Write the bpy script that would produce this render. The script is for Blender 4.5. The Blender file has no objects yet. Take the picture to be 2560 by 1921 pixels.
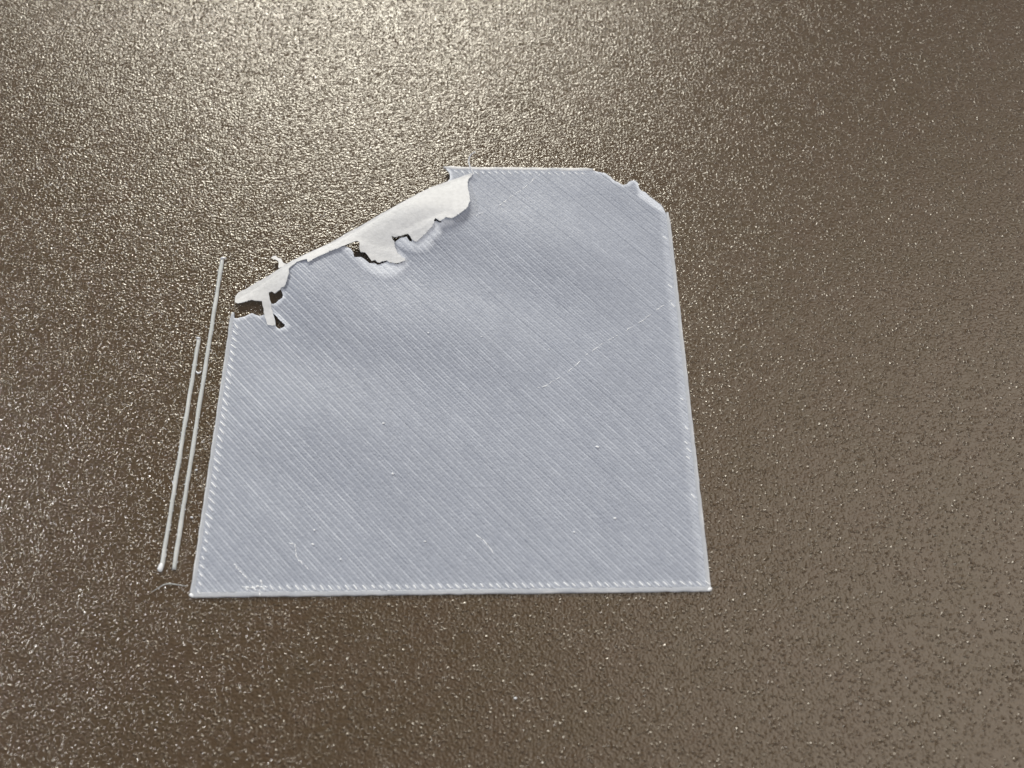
import bpy, bmesh, math, random
from mathutils import Vector, Matrix, noise as mnoise

MM = 0.001
scene = bpy.context.scene
col = scene.collection

# ------------------------------------------------------------ camera
cam_d = bpy.data.cameras.new("camera"); cam = bpy.data.objects.new("camera", cam_d); col.objects.link(cam)
cam.location = (3.640*MM, -26.088*MM, 58.303*MM)
cam.rotation_euler = (0.383441, -0.014990, -0.012731)
cam_d.sensor_width = 36.0
cam_d.lens = 1830.0/2560.0*36.0
cam_d.clip_start = 0.004; cam_d.clip_end = 20.0
cam_d.dof.use_dof = True
cam_d.dof.focus_distance = 0.0645
cam_d.dof.aperture_fstop = 30.0
scene.camera = cam

# ------------------------------------------------------------ light
world = bpy.data.worlds.new("World"); scene.world = world; world.use_nodes = True
bg = world.node_tree.nodes["Background"]
bg.inputs[0].default_value = (0.80, 0.84, 0.92, 1); bg.inputs[1].default_value = 0.21

def area_light(name, loc, target, sx, sy, power, color):
    d = bpy.data.lights.new(name, 'AREA'); d.shape = 'RECTANGLE'; d.size = sx; d.size_y = sy
    d.energy = power; d.color = color
    o = bpy.data.objects.new(name, d); col.objects.link(o)
    o.location = loc
    o.rotation_euler = (Vector(target)-Vector(loc)).to_track_quat('-Z', 'Y').to_euler()
    return o
area_light("window_light", (-0.26, 1.28, 0.82), (0, 0, 0), 0.76, 0.34, 20.5, (1.0, 0.945, 0.80))
area_light("side_glint_light", (-0.95, 0.15, 0.75), (0, 0, 0), 0.09, 0.11, 3.0, (1.0, 0.98, 0.95))  # small unseen lamp added at the left for sparkles on the plate
area_light("wall_bounce_light", (0.85, -0.05, 1.10), (0, 0, 0), 1.8, 1.6, 11.6, (1.0, 0.90, 0.77))

vs = scene.view_settings
vs.view_transform = 'Standard'; vs.look = 'None'; vs.exposure = 0.0; vs.gamma = 1.0; vs.use_curve_mapping = False

# ------------------------------------------------------------ materials
def new_mat(name):
    m = bpy.data.materials.new(name); m.use_nodes = True
    nt = m.node_tree
    for n in list(nt.nodes): nt.nodes.remove(n)
    out = nt.nodes.new('ShaderNodeOutputMaterial')
    return m, nt, out
def nd(nt, t, **kw):
    n = nt.nodes.new(t)
    for k, v in kw.items(): setattr(n, k, v)
    return n
def noise_node(nt, vec, scale, detail=2.0, rough=0.5):
    n = nd(nt, 'ShaderNodeTexNoise'); n.inputs['Scale'].default_value = scale
    n.inputs['Detail'].default_value = detail; n.inputs['Roughness'].default_value = rough
    nt.links.new(vec, n.inputs['Vector']); return n
def math_node(nt, op, a, b=None, c=None):
    n = nd(nt, 'ShaderNodeMath', operation=op)
    for i, v in enumerate((a, b, c)):
        if v is None: continue
        if isinstance(v, (int, float)): n.inputs[i].default_value = v
        else: nt.links.new(v, n.inputs[i])
    return n.outputs[0]
def mix_col(nt, fac, a, b, blend='MIX'):
    n = nd(nt, 'ShaderNodeMix', data_type='RGBA', blend_type=blend)
    for i, v in ((0, fac), (6, a), (7, b)):
        if isinstance(v, (int, float)): n.inputs[i].default_value = v
        elif isinstance(v, tuple): n.inputs[i].default_value = v
        else: nt.links.new(v, n.inputs[i])
    return n.outputs[2]

def plate_material():
    m, nt, out = new_mat("textured_gold_powder_coat")
    tc = nd(nt, 'ShaderNodeTexCoord'); v = tc.outputs['Object']
    n1 = noise_node(nt, v, 5000.0, 1.4, 0.5)            # the orange-peel grain, about 0.3 mm
    n2 = noise_node(nt, v, 1100.0, 1.0, 0.5)
    vo = nd(nt, 'ShaderNodeTexVoronoi', feature='SMOOTH_F1'); vo.inputs['Scale'].default_value = 4000.0
    vo.inputs['Smoothness'].default_value = 0.8
    nt.links.new(v, vo.inputs['Vector'])
    h = math_node(nt, 'MULTIPLY_ADD', n2.outputs[0], 0.35, math_node(nt, 'MULTIPLY', n1.outputs[0], 0.85))
    h = math_node(nt, 'MULTIPLY_ADD', vo.outputs[0], -0.2, h)
    gr = nd(nt, 'ShaderNodeTexVoronoi', voronoi_dimensions='2D'); gr.inputs['Scale'].default_value = 3200.0   # scattered steep grains of powder
    wob = nd(nt, 'ShaderNodeVectorMath', operation='MULTIPLY_ADD'); wn = noise_node(nt, v, 6000.0, 0.0, 0.5)
    nt.links.new(wn.outputs['Color'], wob.inputs[0]); wob.inputs[1].default_value = (0.00016, 0.00016, 0.0); nt.links.new(v, wob.inputs[2])
    nt.links.new(wob.outputs[0], gr.inputs['Vector'])
    sep = nd(nt, 'ShaderNodeSeparateColor'); nt.links.new(gr.outputs['Color'], sep.inputs[0])
    dq = math_node(nt, 'DIVIDE', gr.outputs['Distance'], 0.42)
    dome = math_node(nt, 'MAXIMUM', math_node(nt, 'SUBTRACT', 1.0, math_node(nt, 'MULTIPLY', dq, dq)), 0.0)
    size = math_node(nt, 'MAXIMUM', math_node(nt, 'SUBTRACT', sep.outputs[0], 0.30), 0.0)
    h = math_node(nt, 'MULTIPLY_ADD', math_node(nt, 'MULTIPLY', dome, size), 1.0, h)
    bump = nd(nt, 'ShaderNodeBump'); bump.inputs['Strength'].default_value = 1.0
    bump.inputs['Distance'].default_value = 0.000108
    nt.links.new(h, bump.inputs['Height'])
    p = nd(nt, 'ShaderNodeBsdfPrincipled')
    tint = noise_node(nt, v, 260.0, 2.0, 0.6)
    base = mix_col(nt, tint.outputs[0], (0.068, 0.047, 0.020, 1), (0.080, 0.050, 0.029, 1))
    nt.links.new(base, p.inputs['Base Color'])
    p.inputs['Metallic'].default_value = 0.0
    p.inputs['Roughness'].default_value = 0.42
    p.inputs['Specular IOR Level'].default_value = 0.05
    p.inputs['Coat Weight'].default_value = 1.0
    p.inputs['Coat Roughness'].default_value = 0.06
    p.inputs['Coat IOR'].default_value = 1.80
    p.inputs['Coat Tint'].default_value = (1.0, 0.96, 0.88, 1)
    nt.links.new(bump.outputs[0], p.inputs['Normal']); nt.links.new(bump.outputs[0], p.inputs['Coat Normal'])
    nt.links.new(p.outputs[0], out.inputs[0])
    return m

def plastic_material(name, grey, white, rough, bump_d, use_attr=True, grain_scale=4200.0, translucent=0.12):
    m, nt, out = new_mat(name)
    tc = nd(nt, 'ShaderNodeTexCoord'); v = tc.outputs['Object']
    geo = nd(nt, 'ShaderNodeNewGeometry')
    pos = geo.outputs['Position']
    g = noise_node(nt, pos, grain_scale, 2.0, 0.6)
    cloud = noise_node(nt, pos, 150.0, 2.0, 0.55)
    p = nd(nt, 'ShaderNodeBsdfPrincipled')
    at = nd(nt, 'ShaderNodeAttribute', attribute_name="whiteness")
    fac = at.outputs['Fac'] if use_attr else 0.0
    c0 = mix_col(nt, cloud.outputs[0], tuple(x*0.94 for x in grey)+(1,), tuple(x*1.06 for x in grey)+(1,))
    c = mix_col(nt, fac, c0, tuple(white)+(1,))
    gf = math_node(nt, 'MULTIPLY_ADD', g.outputs[0], 0.30, 0.85)
    c = mix_col(nt, 1.0, c, gf, 'MULTIPLY')
    nt.links.new(c, p.inputs['Base Color'])
    p.inputs['Roughness'].default_value = rough
    p.inputs['IOR'].default_value = 1.46
    b = nd(nt, 'ShaderNodeBump'); b.inputs['Distance'].default_value = bump_d
    nt.links.new(g.outputs[0], b.inputs['Height']); nt.links.new(b.outputs[0], p.inputs['Normal'])
    tr = nd(nt, 'ShaderNodeBsdfTranslucent'); nt.links.new(c, tr.inputs[0])
    mx = nd(nt, 'ShaderNodeMixShader'); mx.inputs[0].default_value = translucent
    nt.links.new(p.outputs[0], mx.inputs[1]); nt.links.new(tr.outputs[0], mx.inputs[2])
    nt.links.new(mx.outputs[0], out.inputs[0])
    return m

GREY = (0.375, 0.414, 0.515); WHITE = (0.83, 0.855, 0.91)
M_PLATE = plate_material()
M_FILM = plastic_material("milky_plastic_film", GREY, (0.80, 0.86, 0.99), 0.45, 0.00006)
M_FLAP = plastic_material("stress_whitened_plastic", WHITE, WHITE, 0.55, 0.00004, False, 2600.0, 0.2)
M_BEAD = plastic_material("milky_plastic_bead", (0.88, 0.92, 1.0), WHITE, 0.22, 0.00001, False, 3000.0, 0.05)
M_EDGE = plastic_material("milky_plastic_edge", (0.46, 0.50, 0.585), (0.92, 0.93, 0.97), 0.35, 0.00002)
M_LINE = plastic_material("pale_plastic_strand", (0.62, 0.66, 0.69), (0.84, 0.87, 0.90), 0.35, 0.00003)

# ------------------------------------------------------------ helpers
def link_mesh(name, bm, mat, parent=None, smooth=True):
    me = bpy.data.meshes.new(name); bm.to_mesh(me); bm.free()
    me.materials.append(mat)
    if smooth: me.shade_smooth()
    o = bpy.data.objects.new(name, me); col.objects.link(o)
    if parent is not None: o.parent = parent
    return o
def tag(o, label=None, category=None, group=None, kind=None):
    for k, v in (("label", label), ("category", category), ("group", group), ("kind", kind)):
        if v: o[k] = v
    return o
def catmull(pts, n):
    P = [Vector(p) for p in pts]; P = [2*P[0]-P[1]]+P+[2*P[-1]-P[-2]]; out = []
    for i in range(1, len(P)-2):
        for k in range(n):
            t = k/n; a, b, c, d = P[i-1:i+3]
            out.append(0.5*((2*b)+(c-a)*t+(2*a-5*b+4*c-d)*t*t+(3*b-a-3*c+d)*t**3))
    out.append(P[-2]); return out
def tube_bm(pts, radii, sides=8, flat=1.0, bm=None):
    """A tapered tube through pts (mm); flat squashes it vertically. Closed ends."""
    bm = bm or bmesh.new(); rings = []
    n = len(pts)
    for i, p in enumerate(pts):
        t = (pts[min(i+1, n-1)]-pts[max(i-1, 0)]).normalized()
        s = t.cross(Vector((0, 0, 1)))
        s = s.normalized() if s.length > 1e-4 else Vector((1, 0, 0))
        u = s.cross(t).normalized()
        r = radii[i] if isinstance(radii, (list, tuple)) else radii
        rings.append([bm.verts.new((p+s*(r*math.cos(2*math.pi*k/sides))+u*(flat*r*math.sin(2*math.pi*k/sides)))*MM) for k in range(sides)])
    for a, b in zip(rings, rings[1:]):
        for k in range(sides):
            bm.faces.new((a[k], a[(k+1) % sides], b[(k+1) % sides], b[k]))
    bm.faces.new(rings[0][::-1]); bm.faces.new(rings[-1])
    return bm
def spans(polys, o, d):
    """Even-odd intervals of the line o + u d inside a set of rings."""
    nx, ny = -d[1], d[0]; c = o[0]*nx+o[1]*ny; us = []
    for poly in polys:
        for i in range(len(poly)):
            a, b = poly[i], poly[(i+1) % len(poly)]
            sa, sb = a[0]*nx+a[1]*ny-c, b[0]*nx+b[1]*ny-c
            if (sa > 0) != (sb > 0):
                k = sa/(sa-sb); x, y = a[0]+k*(b[0]-a[0]), a[1]+k*(b[1]-a[1])
                us.append((x-o[0])*d[0]+(y-o[1])*d[1])
    us.sort(); return list(zip(us[0::2], us[1::2]))
def seg_dist(p, a, b):
    dx, dy = b[0]-a[0], b[1]-a[1]; l2 = dx*dx+dy*dy
    t = 0 if l2 == 0 else max(0, min(1, ((p[0]-a[0])*dx+(p[1]-a[1])*dy)/l2))
    return math.hypot(p[0]-a[0]-t*dx, p[1]-a[1]-t*dy)
def ring_dist(p, r, closed=True):
    return min(seg_dist(p, r[i], r[(i+1) % len(r)]) for i in range(len(r) if closed else len(r)-1))
def inside(p, r):
    c = False
    for i in range(len(r)):
        a, b = r[i], r[i-1]
        if (a[1] > p[1]) != (b[1] > p[1]) and p[0] < (b[0]-a[0])*(p[1]-a[1])/(b[1]-a[1])+a[0]: c = not c
    return c
def sdist(p, r):
    d = ring_dist(p, r); return d if inside(p, r) else -d

def ribbon_bm(polys, o0, d, nrm, offsets, du, top, drop, white=None, bm=None):
    """Sheet clipped by polys, woven from lines along d at offsets along nrm; top(x,y,off) in mm; edges go down by drop."""
    bm = bm or bmesh.new(); lay = bm.verts.layers.float.new("whiteness")
    cache = {}
    def vert(u, off):
        key = (round(u, 3), round(off, 4))
        if key not in cache:
            x, y = o0[0]+d[0]*u+nrm[0]*off, o0[1]+d[1]*u+nrm[1]*off
            v = bm.verts.new((x*MM, y*MM, top(x, y, off)*MM)); v[lay] = white(x, y, off) if white else 0.0
            cache[key] = v
        return cache[key]
    S = {off: spans(polys, (o0[0]+nrm[0]*off, o0[1]+nrm[1]*off), d) for off in offsets}
    for a, b in zip(offsets, offsets[1:]):
        sa, sb = S[a], S[b]
        if len(sa) != len(sb):
            m = 0.5*(a+b); sa = sb = spans(polys, (o0[0]+nrm[0]*m, o0[1]+nrm[1]*m), d)
        for (a0, a1), (b0, b1) in zip(sa, sb):
            lo, hi = max(a0, b0), min(a1, b1)
            if a1-a0 < 0.004 or b1-b0 < 0.004: continue
            k0, k1 = math.floor(lo/du)+1, math.ceil(hi/du)-1
            grid = [k*du for k in range(k0, k1+1)]
            grid = [g for g in grid if lo+0.02 < g < hi-0.02]
            ua, ub = [a0]+grid+[a1], [b0]+grid+[b1]
            for i in range(len(ua)-1):
                q = [vert(ua[i], a), vert(ua[i+1], a), vert(ub[i+1], b), vert(ub[i], b)]
                if len(set(q)) == 4:
                    try: bm.faces.new(q)
                    except ValueError: pass
    if not bm.faces: return bm
    bmesh.ops.recalc_face_normals(bm, faces=bm.faces)
    up = sum(f.normal.z*f.calc_area() for f in bm.faces)
    if up < 0: bmesh.ops.reverse_faces(bm, faces=bm.faces)
    be = [e for e in bm.edges if e.is_boundary]
    r = bmesh.ops.extrude_edge_only(bm, edges=be)
    for v in (g for g in r['geom'] if isinstance(g, bmesh.types.BMVert)): v.co.z -= drop*MM
    for e in be: e.smooth = False
    return bm

# ------------------------------------------------------------ outlines (mm, measured on the plate; the sheet is 40 mm square)
FLAP_FOLD = [(-19.76,5.51),(-19.75,5.89),(-19.48,6.39),(-18.88,6.59),(-18.23,7.02),(-17.68,7.34),(-16.54,7.91),(-15.98,8.24),(-15.42,8.61),(-14.32,9.22),(-13.52,9.70),(-12.73,10.16),(-11.68,10.82),(-10.23,11.91),(-8.52,12.98),(-7.21,13.81),(-5.90,14.54),(-4.17,15.74),(-2.45,17.12),(-0.68,18.20),(0.69,18.92),(1.38,19.25)]
FLAP_LOW = [(1.15,18.71),(0.88,18.30),(0.83,17.42),(1.01,16.50),(1.10,15.44),(0.95,14.65),(0.52,14.02),(-0.18,13.41),(-0.61,13.16),(-1.06,13.25),(-1.58,12.82),(-1.80,12.98),(-2.02,13.16),(-2.15,12.97),(-2.11,12.68),(-2.45,12.14),(-2.89,11.69),(-3.32,11.26),(-3.76,10.92),(-4.03,11.06),(-4.30,11.47),(-4.52,11.73),(-4.83,11.62),(-5.62,11.42),(-5.88,11.51),(-6.04,11.58),(-5.92,11.24),(-5.75,11.07),(-5.69,10.52),(-5.51,10.07),(-5.15,9.69),(-4.79,9.46),(-4.74,9.22),(-5.04,9.04),(-5.65,8.95),(-6.17,9.04),(-6.36,9.23),(-7.21,8.99),(-7.48,9.29),(-7.73,9.11),(-7.91,9.37),(-8.10,9.65),(-8.37,9.96),(-8.75,9.94),(-8.87,10.26),(-8.87,10.64),(-8.97,11.02),(-9.36,11.04),(-9.78,10.75),(-10.32,10.50),(-11.34,9.99),(-12.53,9.20),(-13.28,8.64),(-13.41,9.02),(-14.26,8.80),(-14.78,8.34),(-14.99,8.17),(-14.91,7.81),(-14.96,7.43),(-15.03,6.94),(-15.12,6.59),(-15.25,6.35),(-15.56,6.21),(-15.72,6.03),(-15.95,5.88),(-16.12,5.84),(-16.40,6.05),(-16.65,5.97),(-16.57,5.60),(-16.52,5.33),(-16.39,5.02),(-16.34,4.56),(-16.16,4.06),(-16.02,3.67),(-15.89,3.26),(-15.85,2.91),(-16.10,2.85),(-16.59,3.01),(-16.70,3.37),(-16.93,4.03),(-17.11,4.72),(-17.21,5.21),(-17.87,5.30),(-18.17,5.41),(-18.45,5.36),(-18.94,5.20),(-19.41,5.11),(-19.63,5.21)]
LEFT_TEAR = [(-19.92,4.32),(-19.69,3.79),(-19.38,3.70),(-18.85,3.85),(-18.43,4.06),(-18.09,4.21),(-17.70,4.01),(-17.36,3.91),(-17.00,4.01),(-16.64,4.13),(-16.51,4.65),(-16.42,5.04),(-16.21,4.94),(-15.96,5.06),(-15.74,5.27),(-15.42,5.41),(-15.35,5.63),(-15.43,5.87),(-15.60,6.19),(-15.58,6.36),(-15.89,7.19)]
FILM_FOLD = [(-16.16,8.17),(-15.44,8.65),(-14.34,9.25),(-13.54,9.73),(-12.75,10.20),(-11.70,10.85),(-10.24,11.94),(-8.53,13.01),(-7.22,13.84),(-5.91,14.58),(-4.18,15.78),(-2.45,17.16),(-1.04,18.04)]
STUB = [(-1.06,18.09),(-0.88,18.32),(-0.86,18.74),(-0.95,19.18),(-1.18,19.41),(-1.53,19.52)]
CHAMFER = [(13.16,19.78),(13.38,19.51),(13.79,19.39),(14.25,19.25),(14.65,18.89),(14.68,18.69),(14.99,18.37),(15.30,18.26),(15.57,18.03),(15.79,17.89),(16.13,18.00),(16.38,18.32),(16.63,18.44),(17.00,18.47),(17.13,18.25),(17.28,18.10),(17.24,17.88),(17.32,17.48),(17.51,17.26),(17.87,17.10),(18.25,16.60),(18.69,16.22),(19.32,15.57),(19.91,14.94)]
HOLEB = [(-16.17,4.04),(-15.99,3.97),(-15.62,3.53),(-15.01,2.97),(-15.06,2.78),(-15.50,2.61),(-15.71,2.74),(-15.89,2.98),(-15.95,3.39)]
HOLEC = [(-10.37,10.62),(-9.84,11.04),(-9.42,11.30),(-9.02,11.31),(-8.74,10.79),(-8.77,10.40),(-8.63,10.21),(-8.24,10.23),(-7.97,9.86),(-7.78,9.58),(-7.52,9.59),(-7.25,9.27),(-6.39,9.48),(-6.25,9.25),(-6.64,9.05),(-7.23,8.84),(-7.58,9.01),(-8.01,8.94),(-8.19,9.17),(-8.72,9.53),(-9.32,9.49),(-9.43,9.97),(-9.71,10.35),(-10.15,10.55)]
HOLED = [(-6.09,11.80),(-5.87,11.71),(-5.65,11.66),(-4.85,11.86),(-4.50,11.94),(-4.23,11.54),(-4.16,11.01),(-4.39,11.07),(-4.66,11.48),(-5.11,11.42),(-5.55,11.18),(-5.77,11.04),(-6.03,11.31)]
HOLEE = [(-2.24,13.23),(-2.01,13.54),(-1.70,13.41),(-1.46,12.89),(-1.67,12.80),(-1.91,13.02),(-2.17,12.93)]
HALO1 = [(-10.65,10.40),(-9.93,9.84),(-9.21,9.10),(-8.31,8.32),(-7.43,7.73),(-6.57,7.55),(-5.71,7.65),(-4.95,8.20),(-4.54,8.87),(-4.78,9.62),(-5.36,10.18),(-7.56,10.53),(-9.02,11.26)]
HALO2 = [(-5.77,11.17),(-5.55,10.81),(-5.19,10.53),(-4.48,10.21),(-3.60,10.04),(-2.81,10.22),(-2.37,10.63),(-2.20,11.12),(-1.77,11.49),(-1.51,11.95),(-1.56,12.41),(-1.07,12.67),(-0.51,12.96),(-0.56,13.35),(-1.09,13.51),(-2.31,13.23),(-4.50,12.03),(-5.92,11.89)]
HALO3 = [(-16.77,3.67),(-16.54,2.95),(-15.90,2.66),(-15.48,2.41),(-14.87,2.48),(-14.52,2.82),(-14.98,3.31),(-15.59,3.93),(-16.07,4.20),(-16.61,4.54)]
HALO4 = [(-16.42,5.05),(-16.20,4.83),(-15.83,4.93),(-15.38,5.23),(-15.17,5.55),(-15.16,5.90),(-15.58,6.36),(-15.76,5.62)]
HALOR = [(17.24,17.59),(17.10,16.70),(17.31,16.42),(18.18,15.67),(19.04,14.97),(19.48,14.70),(19.95,14.89),(18.69,16.22),(17.88,17.12)]
TUFT = [(-16.99,9.77),(-16.82,10.00),(-16.62,10.03),(-16.47,9.90),(-16.34,9.73),(-16.08,9.70),(-15.90,9.37),(-15.74,9.14),(-15.56,9.04),(-15.32,8.97),(-15.58,8.75),(-16.06,8.49),(-16.14,8.68),(-16.15,9.07),(-16.27,9.37),(-16.51,9.54),(-16.78,9.62)]
CURL = [(1.44,18.75),(1.21,19.15),(1.02,19.60),(0.94,20.00),(1.04,20.36),(1.23,20.57),(1.57,20.68)]
PURGE_LONG = [(-21.55,9.98),(-21.60,7.68),(-21.59,2.47),(-21.50,-3.90),(-21.54,-17.93)]
PURGE_SHORT = [(-22.48,1.89),(-22.54,-3.89),(-22.52,-17.77)]
HAIR = [(-22.95,-19.58),(-22.47,-19.27),(-22.02,-19.02),(-21.53,-18.97),(-20.98,-19.06),(-20.35,-19.15)]
HOOK = [(-22.27,-1.23),(-22.12,-1.41),(-21.96,-1.41),(-21.82,-1.23)]
SCAR1 = [(19.64,5.62),(19.05,5.23),(18.30,4.76),(17.50,4.11),(16.55,3.39),(15.61,2.79),(14.68,2.18),(13.76,1.64),(13.04,1.23),(11.98,0.45),(11.32,0.02),(10.51,-0.87),(9.32,-1.85),(8.34,-2.45),(7.47,-3.00),(6.90,-3.05)]
SCAR2 = [(5.82,17.02),(5.22,16.73),(4.91,16.35),(3.70,15.50),(3.22,15.20),(2.14,14.27)]
SCAR2B = [(7.83,19.15),(7.29,18.63),(6.35,17.63),(5.54,16.94),(4.74,16.24),(3.71,15.35),(2.15,14.35),(1.59,13.88)]
SCAR3 = [(-16.93,-17.54),(-16.58,-17.92),(-16.13,-18.32),(-15.47,-18.91)]
SCAR4 = [(-16.60,-19.33),(-15.92,-19.29),(-15.32,-19.35),(-14.83,-19.26),(-14.13,-19.31)]
SCAR5 = [(-14.79,-18.72),(-14.60,-19.11),(-14.74,-19.60),(-14.60,-19.98)]
SCAR6 = [(-12.82,-16.03),(-12.35,-16.15),(-12.14,-17.07),(-11.51,-17.70),(-11.01,-18.10)]
SCAR7 = [(1.78,-15.41),(2.73,-16.30),(3.54,-17.35)]
BLOBS = [(-2.44,1.96),(2.20,1.59),(-8.71,-1.29),(-5.94,-6.23),(-4.98,-10.52),(11.80,-8.34),(12.87,-14.28),(9.56,-15.35),(-10.94,-14.99),(-10.96,-16.10),(-8.72,-17.28),(-2.20,-15.96),(8.07,0.50)]
SPECKS = [(-20.76,-13.85),(-20.97,-9.97),(-21.00,-17.60),(-24.36,-11.34),(-23.54,-14.08),(-21.98,-19.25),(-10.38,-20.65),(-1.85,-20.41),(4.75,-27.38),(-1.31,-26.52),(8.68,-27.58),(6.29,-22.08)]

# how far the sheet has lifted off the plate near its fold
FA = (-19.7, 5.45); FB = (1.4, 19.05)
def fold_td(x, y):
    dx, dy = FB[0]-FA[0], FB[1]-FA[1]; L = math.hypot(dx, dy)
    t = ((x-FA[0])*dx + (y-FA[1])*dy)/(L*L)
    d = ((x-FA[0])*dy - (y-FA[1])*dx)/L
    return t, d
def sstep(a, b, v):
    s = min(1, max(0, (v-a)/(b-a))); return s*s*(3-2*s)
def lift(x, y):
    t, d = fold_td(x, y)
    w = (0.12 + 0.88*sstep(0.02, 0.3, t))*(1-0.8*sstep(0.75, 1.05, t))
    if t > 1.05: w *= math.exp(-((t-1.05)/0.25)**2)
    z = 0.75*w*math.exp(-(max(d, 0)/4.5)**2)
    e = sstep(-20, -12, x)*sstep(20, 12, x)*sstep(-20, -10, y)*sstep(20.5, 14, y)
    z += e*(0.42 + 0.28*math.sin(0.34*(x+y)+0.6)*math.cos(0.16*(x-y)) + 0.15*math.sin(0.55*(0.3*x+y)+1.0))*math.exp(-((d-6)/13)**2)
    return max(z, 0.0)
def flap_z(x, y):
    t, d = fold_td(x, y); d = max(d, 0)
    g = 0.05 + 0.17*(1-math.exp(-d/0.28)) + (0.025+0.09*sstep(0.6, 0.9, t))*max(d-0.4, 0)
    if t < 0.3: g *= 1-0.55*sstep(1.2, 3.0, d)
    g *= 1-0.35*sstep(1.0, 3.0, d)*sstep(0.3, 0.42, t)*sstep(0.9, 0.72, t)
    return 0.2 + lift(x, y) + g

# ------------------------------------------------------------ the plate
bm = bmesh.new()
bmesh.ops.create_cube(bm, size=1.0, matrix=Matrix.Translation((0, 0.012, -0.0006)) @ Matrix.Diagonal((0.257, 0.257, 0.0012, 1)))
bmesh.ops.bevel(bm, geom=[e for e in bm.edges], offset=0.0002, segments=2, affect='EDGES')
tag(link_mesh("build_plate", bm, M_PLATE, smooth=False), kind="structure",
    label="textured gold brown powder coated metal plate", )

# ------------------------------------------------------------ the printed sheet
rng = random.Random(7)
sheet = bpy.data.objects.new("printed_sheet", None); col.objects.link(sheet)
sheet.empty_display_size = 0.004
tag(sheet, "thin milky grey printed plastic sheet with a torn corner folded over", "plastic sheet")

IN = 0.36                                            # the infill starts inside the wall bead
H = 20.0
OUTER = [(-H+IN, LEFT_TEAR[1][1]+0.2)] + LEFT_TEAR[1:] + FILM_FOLD + STUB[:-1] + [(-1.3, H-IN)] \
      + [(13.0, H-IN)] + CHAMFER[2:-1] + [(H-IN, CHAMFER[-1][1]-0.3), (H-IN, -H+IN), (-H+IN, -H+IN)]
def ragged(r, amp, seed, step=0.22):
    """Split a torn outline and let it wander a little."""
    q = random.Random(seed); out = []
    for a, b in zip(r, r[1:]):
        L = math.hypot(b[0]-a[0], b[1]-a[1]); n = max(1, int(L/step)); out.append(a)
        for k in range(1, n):
            t = k/n; out.append((a[0]+t*(b[0]-a[0])+q.uniform(-amp, amp), a[1]+t*(b[1]-a[1])+q.uniform(-amp, amp)))
    out.append(r[-1]); return out
OUTER = [(-H+IN, LEFT_TEAR[1][1]+0.2)] + ragged(LEFT_TEAR[1:], 0.035, 1) + FILM_FOLD + STUB[:-1] + [(-1.3, H-IN)] \
      + [(13.0, H-IN)] + ragged(CHAMFER[2:-1], 0.04, 2) + [(H-IN, CHAMFER[-1][1]-0.3), (H-IN, -H+IN), (-H+IN, -H+IN)]
HOLES = [ragged(h+[h[0]], 0.03, 3+i, 0.18)[:-1] for i, h in enumerate((HOLEB, HOLEC, HOLED, HOLEE))]
FILM = [OUTER]+HOLES
HALOS = [(HALO1, 0.80, 0.45), (HALO2, 0.92, 0.35), (HALO3, 0.9, 0.25), (HALO4, 0.85, 0.2), (HALOR, 0.85, 0.3)]
TEARS = [LEFT_TEAR[1:], STUB, CHAMFER[:-4]]

PITCH = 2*H/62/math.sqrt(2)
R2 = math.sqrt(0.5)
DIR = (R2, -R2); NRM = (R2, R2)
OFFS = [PITCH*f for f in (-0.5, -0.40, -0.32, -0.26, -0.18, -0.06, 0.06, 0.14, 0.2, 0.26, 0.33, 0.40, 0.5)]
def film_white(x, y):
    p = (x, y)                                       # fused, paler band where the infill meets the wall
    w = max(0.36*sstep(18.75, 19.35, x), 0.20*sstep(-18.9, -19.4, y), 0.12*sstep(-19.0, -19.5, x))*(0.75+0.5*mnoise.noise(Vector((x*1.5, y*1.5, 2.0))))
    if y > 0:
        for r, s, soft in HALOS:
            if min(q[0] for q in r)-1 < x < max(q[0] for q in r)+1 and min(q[1] for q in r)-1 < y < max(q[1] for q in r)+1:
                w = max(w, s*sstep(-soft*0.6, soft*0.6, sdist(p, r)))
        for r in HOLES:
            if abs(x-r[0][0]) < 5 and abs(y-r[0][1]) < 5: w = max(w, 0.75*(1-sstep(0.05, 0.32, ring_dist(p, r))))
        if y > 2:
            for r in TEARS:
                if min(q[0] for q in r)-1 < x < max(q[0] for q in r)+1: w = max(w, 0.95*(1-sstep(0.05, 0.34, ring_dist(p, r, False))))
    return w
def pucker(x, y):
    """The stretched film stands up a little round the torn seam."""
    h = 0.0
    if 7 < y < 14.5 and -11.5 < x < 0.5:
        for r, a in ((HALO1, 0.16), (HALO2, 0.20)): h = max(h, a*sstep(-0.35, 0.55, sdist((x, y), r)))
    return h
count = 0
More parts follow.
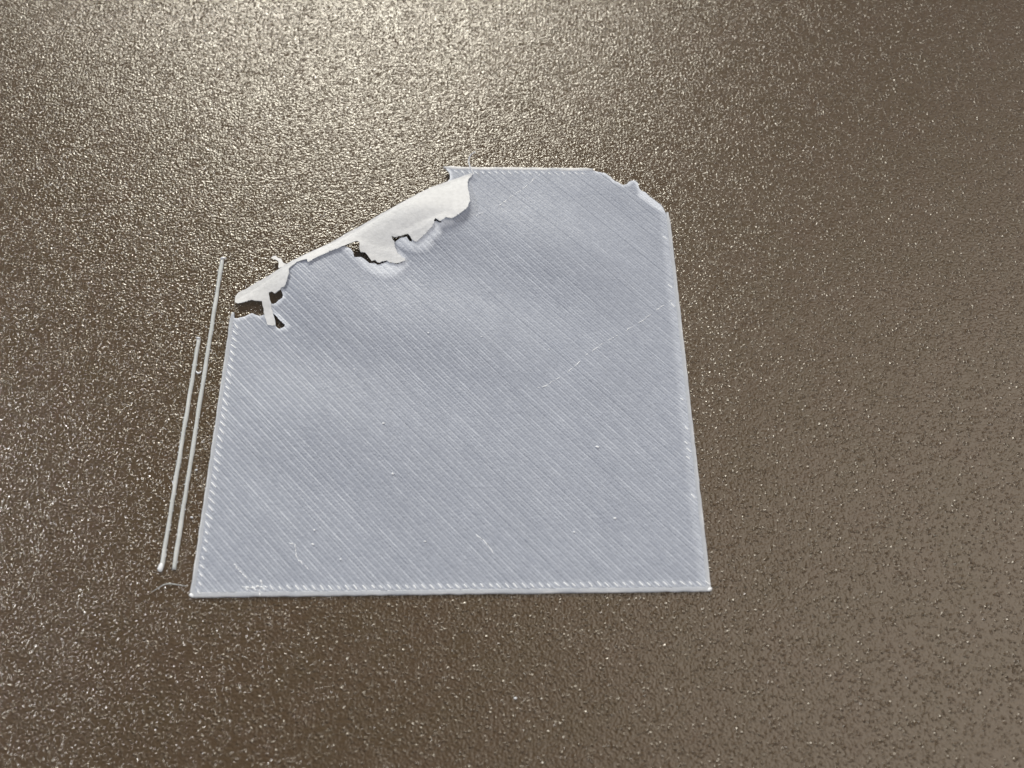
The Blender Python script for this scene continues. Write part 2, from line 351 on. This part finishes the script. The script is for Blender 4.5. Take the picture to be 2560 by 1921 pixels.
for k in range(-62, 62):
    nc = (k+0.5)*PITCH
    hk = rng.uniform(-0.012, 0.012); rk = rng.uniform(0.6, 1.25); sk = rng.uniform(0, 100)
    vk = rng.uniform(-0.03, 0.03)
    def prof(off): return math.exp(-((off/PITCH-0.24-vk)/0.11)**2)+0.55*math.exp(-((off/PITCH+0.26-vk)/0.10)**2)
    def top(x, y, off):
        a = (0.75+0.5*mnoise.noise(Vector((x*0.35, y*0.35, sk)))+0.35*mnoise.noise(Vector((x*1.7, y*1.7, sk+40))))*(1-sstep(0.02, 0.2, pucker(x, y)))
        dome = 0.022*math.cos(math.pi*off/PITCH)
        return 0.175+hk+dome+0.035*rk*a*prof(off)+lift(x, y)+pucker(x, y)
    def white(x, y, off):
        a = max(0.0, 0.55+0.7*mnoise.noise(Vector((x*0.5, y*0.5, sk)))+0.8*mnoise.noise(Vector((x*1.7, y*1.7, sk+40))))
        w = film_white(x, y)
        return min(1.0, w+(1-0.8*w)*(0.45*rk*a*prof(off)+max(0.0, 0.12*mnoise.noise(Vector((x*2.6, y*2.6, sk+9))))))
    bm = ribbon_bm(FILM, (NRM[0]*nc, NRM[1]*nc), DIR, NRM, OFFS, 0.3, top, 0.165, white)
    if not bm.faces: bm.free(); continue
    link_mesh("infill_strand", bm, M_FILM, sheet); count += 1

# wall beads round the straight edges
def wall_bead(name, pts, wob, pale=1.0):
    P = []
    for a, b in zip(pts, pts[1:]):
        L = math.hypot(b[0]-a[0], b[1]-a[1]); n = max(2, int(L/0.25))
        P += [(a[0]+(b[0]-a[0])*i/n, a[1]+(b[1]-a[1])*i/n) for i in range(n)]
    P.append(pts[-1])
    bm = bmesh.new(); lay = bm.verts.layers.float.new("whiteness"); rings = []
    prof = [(-0.21, 0.0), (-0.225, 0.07), (-0.20, 0.15), (-0.13, 0.195), (-0.03, 0.205), (0.08, 0.195), (0.16, 0.185), (0.20, 0.12), (0.20, 0.02)]
    for i, p in enumerate(P):
        a, b = P[max(i-1, 0)], P[min(i+1, len(P)-1)]
        t = Vector((b[0]-a[0], b[1]-a[1], 0)).normalized(); s = Vector((-t.y, t.x, 0))   # s points inwards (path runs anticlockwise)
        z0 = lift(p[0], p[1]); j = wob*mnoise.noise(Vector((p[0]*1.3, p[1]*1.3, 3.0)))
        ends = min(1.0, 0.45+0.55*min(i, len(P)-1-i)/3)
        row = []
        for (o, z) in prof:
            q = Vector((p[0], p[1], 0))+s*(o*ends+(j if o < 0 else 0.0))
            v = bm.verts.new((q.x*MM, q.y*MM, (z0+z*(1+0.6*j))*MM))
            v[lay] = ((0.55 if o < -0.1 and z > 0.1 else 0.15)+pale-1.0)*max(0.0, 0.7+0.9*mnoise.noise(Vector((p[0]*0.6, p[1]*0.6, 9.0))))
            row.append(v)
        rings.append(row)
    for a, b in zip(rings, rings[1:]):
        for k in range(len(prof)-1): bm.faces.new((a[k], b[k], b[k+1], a[k+1]))
        bm.faces.new((a[-1], b[-1], b[0], a[0]))
    bm.faces.new(rings[0]); bm.faces.new(rings[-1][::-1])
    bmesh.ops.recalc_face_normals(bm, faces=bm.faces)
    return link_mesh(name, bm, M_EDGE, sheet)
E0 = H-0.21
wall_bead("wall_bead", [(-E0, LEFT_TEAR[0][1]), (-E0, -E0+0.15), (-E0+0.15, -E0), (E0-0.15, -E0), (E0, -E0+0.15), (E0, CHAMFER[-1][1]-0.1)], 0.05)
wall_bead("wall_bead", [(13.05, E0), (-1.5, E0)], 0.05, 1.7)

# short bright turns where the infill meets the wall
def turn_mesh(L):
    n = 7; pts = [Vector((DIR[0]*L*(i/(n-1)-0.5), DIR[1]*L*(i/(n-1)-0.5), 0)) for i in range(n)]
    rad = [0.066*math.sin(math.pi*(0.12+0.76*i/(n-1)))**0.7 for i in range(n)]
    bm = tube_bm(pts, rad, 6, 0.7); me = bpy.data.meshes.new("infill_turn"); bm.to_mesh(me); bm.free()
    me.materials.append(M_BEAD); me.shade_smooth(); return me
TURN = [turn_mesh(L) for L in (0.38, 0.52, 0.68, 0.84)]
def turn(x, y, size, sc=1.0):
    o = bpy.data.objects.new("infill_turn", TURN[size]); col.objects.link(o); o.parent = sheet
    o.location = (x*MM, y*MM, (0.20+lift(x, y))*MM)
    o.rotation_euler.z = rng.uniform(-0.12, 0.12); o.scale = (1, 1, sc)
STEP = 2*H/62
for i in range(62):
    c = -H+(i+0.55)*STEP
    if i > 5: turn(c+rng.uniform(-.04, .04), -H+0.62+rng.uniform(-.05, .05), rng.choice((0, 0, 1, 1, 1)), rng.uniform(0.5, 1.1))
    if c < LEFT_TEAR[0][1]-0.9: turn(-H+0.66+rng.uniform(-.03, .03), c, rng.choice((1, 2, 2, 2, 3)) if c > -15 else rng.choice((0, 1)), rng.uniform(0.9, 1.25))
    if c < CHAMFER[-1][1]-0.6 and rng.random() < 0.25: turn(H-0.7+rng.uniform(-.1, .1), c, rng.choice((0, 0, 0, 1)), rng.uniform(0.4, 1.0))
    if -0.6 < c < 12.6: turn(c, H-0.72+rng.uniform(-.05, .05), rng.choice((0, 1, 1)), rng.uniform(0.7, 1.1))

# the folded corner
fl = math.hypot(FB[0]-FA[0], FB[1]-FA[1]); FD = ((FB[0]-FA[0])/fl, (FB[1]-FA[1])/fl); FN = (FD[1], -FD[0])
FLAP = ragged(FLAP_FOLD, 0.0, 11, 0.3)+ragged(FLAP_LOW, 0.045, 12, 0.17)
offs = [-0.6+0.07*i for i in range(90)]
def flap_top(x, y, off):
    return flap_z(x, y)+0.5*pucker(x, y)+0.025*mnoise.noise(Vector((x*0.9, y*0.9, 4.0)))+0.01*mnoise.noise(Vector((x*4, y*4, 1.0)))
bm = ribbon_bm([FLAP], FA, FD, FN, offs, 0.14, flap_top, 0.10)
tag(link_mesh("folded_flap", bm, M_FLAP, sheet), label="off-white torn corner folded back over the sheet")
bm = ribbon_bm([TUFT], (0, 0), (1, 0), (0, 1), [8.4+0.06*i for i in range(29)], 0.1, lambda x, y, o: 0.45+0.25*(9.9-y), 0.08)
tag(link_mesh("torn_tab", bm, M_FLAP, sheet), label="small torn tab sticking out behind the fold")
pts = catmull([(x, y, flap_z(1.0, 18.4)+0.10+0.16*i) for i, (x, y) in enumerate(CURL)], 5)
link_mesh("stray_string", tube_bm(pts, [0.085*(1-0.5*i/len(pts)) for i in range(len(pts))], 6), M_BEAD, sheet)

# scars and blobs on the surface
def scar(pts, r, seed, gap):
    """A broken hair-thin ridge: chips of plastic along a scrape."""
    q = random.Random(seed); path = catmull([(x, y, 0.0) for x, y in pts], 6); bm = bmesh.new(); i = 0
    while i < len(path)-2:
        n = q.randint(2, 5); seg = [Vector((p.x+q.uniform(-.05, .05), p.y+q.uniform(-.05, .05), 0.196+lift(p.x, p.y))) for p in path[i:i+n+1]]
        if q.random() > gap and len(seg) > 2:
            rr = r*q.uniform(0.6, 1.3)
            tube_bm(seg, [rr*math.sin(math.pi*(0.1+0.8*j/(len(seg)-1))) for j in range(len(seg))], 5, 0.8, bm)
        i += n
    return link_mesh("scrape_mark", bm, M_BEAD, sheet)
for j, (pp, r, g) in enumerate(((SCAR1, 0.045, 0.25), (SCAR2B, 0.038, 0.05), (SCAR3, 0.06, 0.0), (SCAR4, 0.09, 0.1), (SCAR5, 0.07, 0.0), (SCAR6, 0.05, 0.2), (SCAR7, 0.055, 0.0))):
    scar(pp, r, 20+j, g)
for j, (x, y) in enumerate(BLOBS):
    bm = bmesh.new(); bmesh.ops.create_icosphere(bm, subdivisions=2, radius=1.0)
    for v in bm.verts: v.co *= 1+0.25*mnoise.noise(v.co*1.3+Vector((j, 0, 0)))
    o = link_mesh("surface_blob", bm, M_BEAD, sheet)
    a = (0.085, 0.07, 0.075, 0.10, 0.12, 0.13, 0.11, 0.09, 0.1, 0.1, 0.09, 0.08, 0.08)[j]*MM
    o.scale = (a*rng.uniform(0.9, 1.5), a*0.8, a*0.8); o.rotation_euler.z = rng.uniform(-0.8, 0.8)
    o.location = (x*MM, y*MM, (0.21+lift(x, y))*MM)
for (x, y) in ((-H+0.16, -H+0.14), (H-0.12, -H+0.16)):
    bm = bmesh.new(); bmesh.ops.create_icosphere(bm, subdivisions=2, radius=1.0)
    for v in bm.verts: v.co *= 1+0.2*mnoise.noise(v.co*1.2)
    o = link_mesh("corner_blob", bm, M_BEAD, sheet)
    o.scale = (0.24*MM, 0.14*MM, 0.11*MM); o.location = (x*MM, y*MM, 0.14*MM); o.rotation_euler.z = 0.5 if x > 0 else -0.5

# ------------------------------------------------------------ purge lines
def purge_line(name, x, y0, y1, label, group, w, tail):
    root = bpy.data.objects.new(name, None); col.objects.link(root)
    root.location = (x*MM, 0.5*(y0+y1)*MM, 0); root.empty_display_size = 0.002
    tag(root, label, "plastic strand", group)
    n = int(abs(y1-y0)/0.22); pts = []; rad = []
    c = 0.5*(y0+y1)
    bm = bmesh.new(); lay = bm.verts.layers.float.new("whiteness"); rings = []
    prof = [(-0.5, 0.0), (-0.52, 0.05), (-0.42, 0.12), (-0.2, 0.165), (0.0, 0.175), (0.2, 0.165), (0.42, 0.12), (0.52, 0.05), (0.5, 0.0)]
    for i in range(n+1):
        y = y0+(y1-y0)*i/n
        j = 0.03*mnoise.noise(Vector((x*3, y*0.8, 0))); k = w*(1+0.18*mnoise.noise(Vector((y*1.1, x, 5.0)))+0.10*mnoise.noise(Vector((y*4.1, x, 8.0))))
        row = []
        for (o, z) in prof:
            v = bm.verts.new(((o*k+j)*MM, (y-c)*MM, z*(1+0.1*mnoise.noise(Vector((y*2, x, 1.0))))*MM))
            v[lay] = 0.9*sstep(0.6, 0.0, y0-y)+max(0, 0.6*mnoise.noise(Vector((y*0.7, x, 2.0)))); row.append(v)
        rings.append(row)
    for a, b in zip(rings, rings[1:]):
        for q in range(len(prof)-1): bm.faces.new((a[q], b[q], b[q+1], a[q+1]))
        bm.faces.new((a[-1], b[-1], b[0], a[0]))
    bm.faces.new(rings[0]); bm.faces.new(rings[-1][::-1])
    bmesh.ops.recalc_face_normals(bm, faces=bm.faces)
    link_mesh("strand_body", bm, M_LINE, root)
    # burr at the far end
    pts = [Vector((-0.12, y0-c-0.02, 0.15)), Vector((0.10, y0-c+0.05, 0.20)), Vector((0.26, y0-c+0.02, 0.17)), Vector((0.40, y0-c+0.05, 0.13))] if tail == "burr" \
        else [Vector((-0.16, y0-c, 0.15)), Vector((0.0, y0-c+0.03, 0.19)), Vector((0.16, y0-c+0.0, 0.16))]
    link_mesh("end_burr", tube_bm(pts, [0.08, 0.10, 0.08, 0.03][:len(pts)], 6), M_BEAD, root)
    if tail != "burr":
        b2 = bmesh.new(); bmesh.ops.create_icosphere(b2, subdivisions=2, radius=1.0)
        for v in b2.verts: v.co *= 1+0.2*mnoise.noise(v.co*1.5)
        o = link_mesh("end_blob", b2, M_BEAD, root); o.scale = (0.21*MM, 0.34*MM, 0.15*MM); o.location = (-0.02*MM, (y1-c)*MM, 0.13*MM)
    q = random.Random(int(abs(x*100)))
    for i in range(22):
        y = q.uniform(y1, y0)-c; s = q.choice((-1, 1)); L = q.uniform(0.04, 0.14)
        p = [Vector((s*w*0.48, y, 0.08)), Vector((s*(w*0.5+L*0.6), y+q.uniform(-.04, .04), 0.08)), Vector((s*(w*0.5+L), y+q.uniform(-.08, .08), 0.06))]
        link_mesh("whisker", tube_bm(p, [0.035, 0.028, 0.012], 5), M_BEAD, root)
    return root
purge_line("purge_strand", -21.55, 9.9, -17.9, "longer pale plastic strand lying along the sheet's left edge, next to it", "pale purge strands beside the sheet", 0.33, "burr")
purge_line("purge_strand", -22.51, 1.85, -17.75, "shorter pale plastic strand with a blob on its end, outside the longer strand", "pale purge strands beside the sheet", 0.32, "blob")

# ------------------------------------------------------------ loose bits on the plate
pts = catmull([(x, y, 0.09+0.05*math.sin(i)) for i, (x, y) in enumerate(HAIR)], 6)
tag(link_mesh("plastic_hair", tube_bm(pts, [0.036*math.sin(math.pi*(0.08+0.84*i/(len(pts)-1))) for i in range(len(pts))], 6), M_LINE),
    "hair-thin curved plastic thread lying below the ends of the two pale strands", "thread")
pts = catmull([(x, y, 0.10) for x, y in HOOK], 5)
tag(link_mesh("plastic_hook", tube_bm(pts, [0.085*math.sin(math.pi*(0.12+0.76*i/(len(pts)-1))) for i in range(len(pts))], 6), M_BEAD),
    "tiny white crescent of plastic between the two pale strands", "plastic scrap")
for j, (x, y) in enumerate(SPECKS[:2]+SPECKS[8:9]):
    bm = bmesh.new(); bmesh.ops.create_icosphere(bm, subdivisions=2, radius=1.0)
    for v in bm.verts: v.co *= 1+0.4*mnoise.noise(v.co*1.4+Vector((3.0*j, 1.0, 0)))
    o = link_mesh("plastic_crumb", bm, M_BEAD); o.scale = (0.12*MM, 0.075*MM, 0.075*MM); o.location = (x*MM, y*MM, 0.075*MM)
    tag(o, ("tiny white crumb between the longer pale strand and the sheet's lower left edge",
            "tiny white crumb between the longer pale strand and the middle of the sheet's edge",
            "tiny white crumb on the bare plate below the sheet")[j], "crumb")
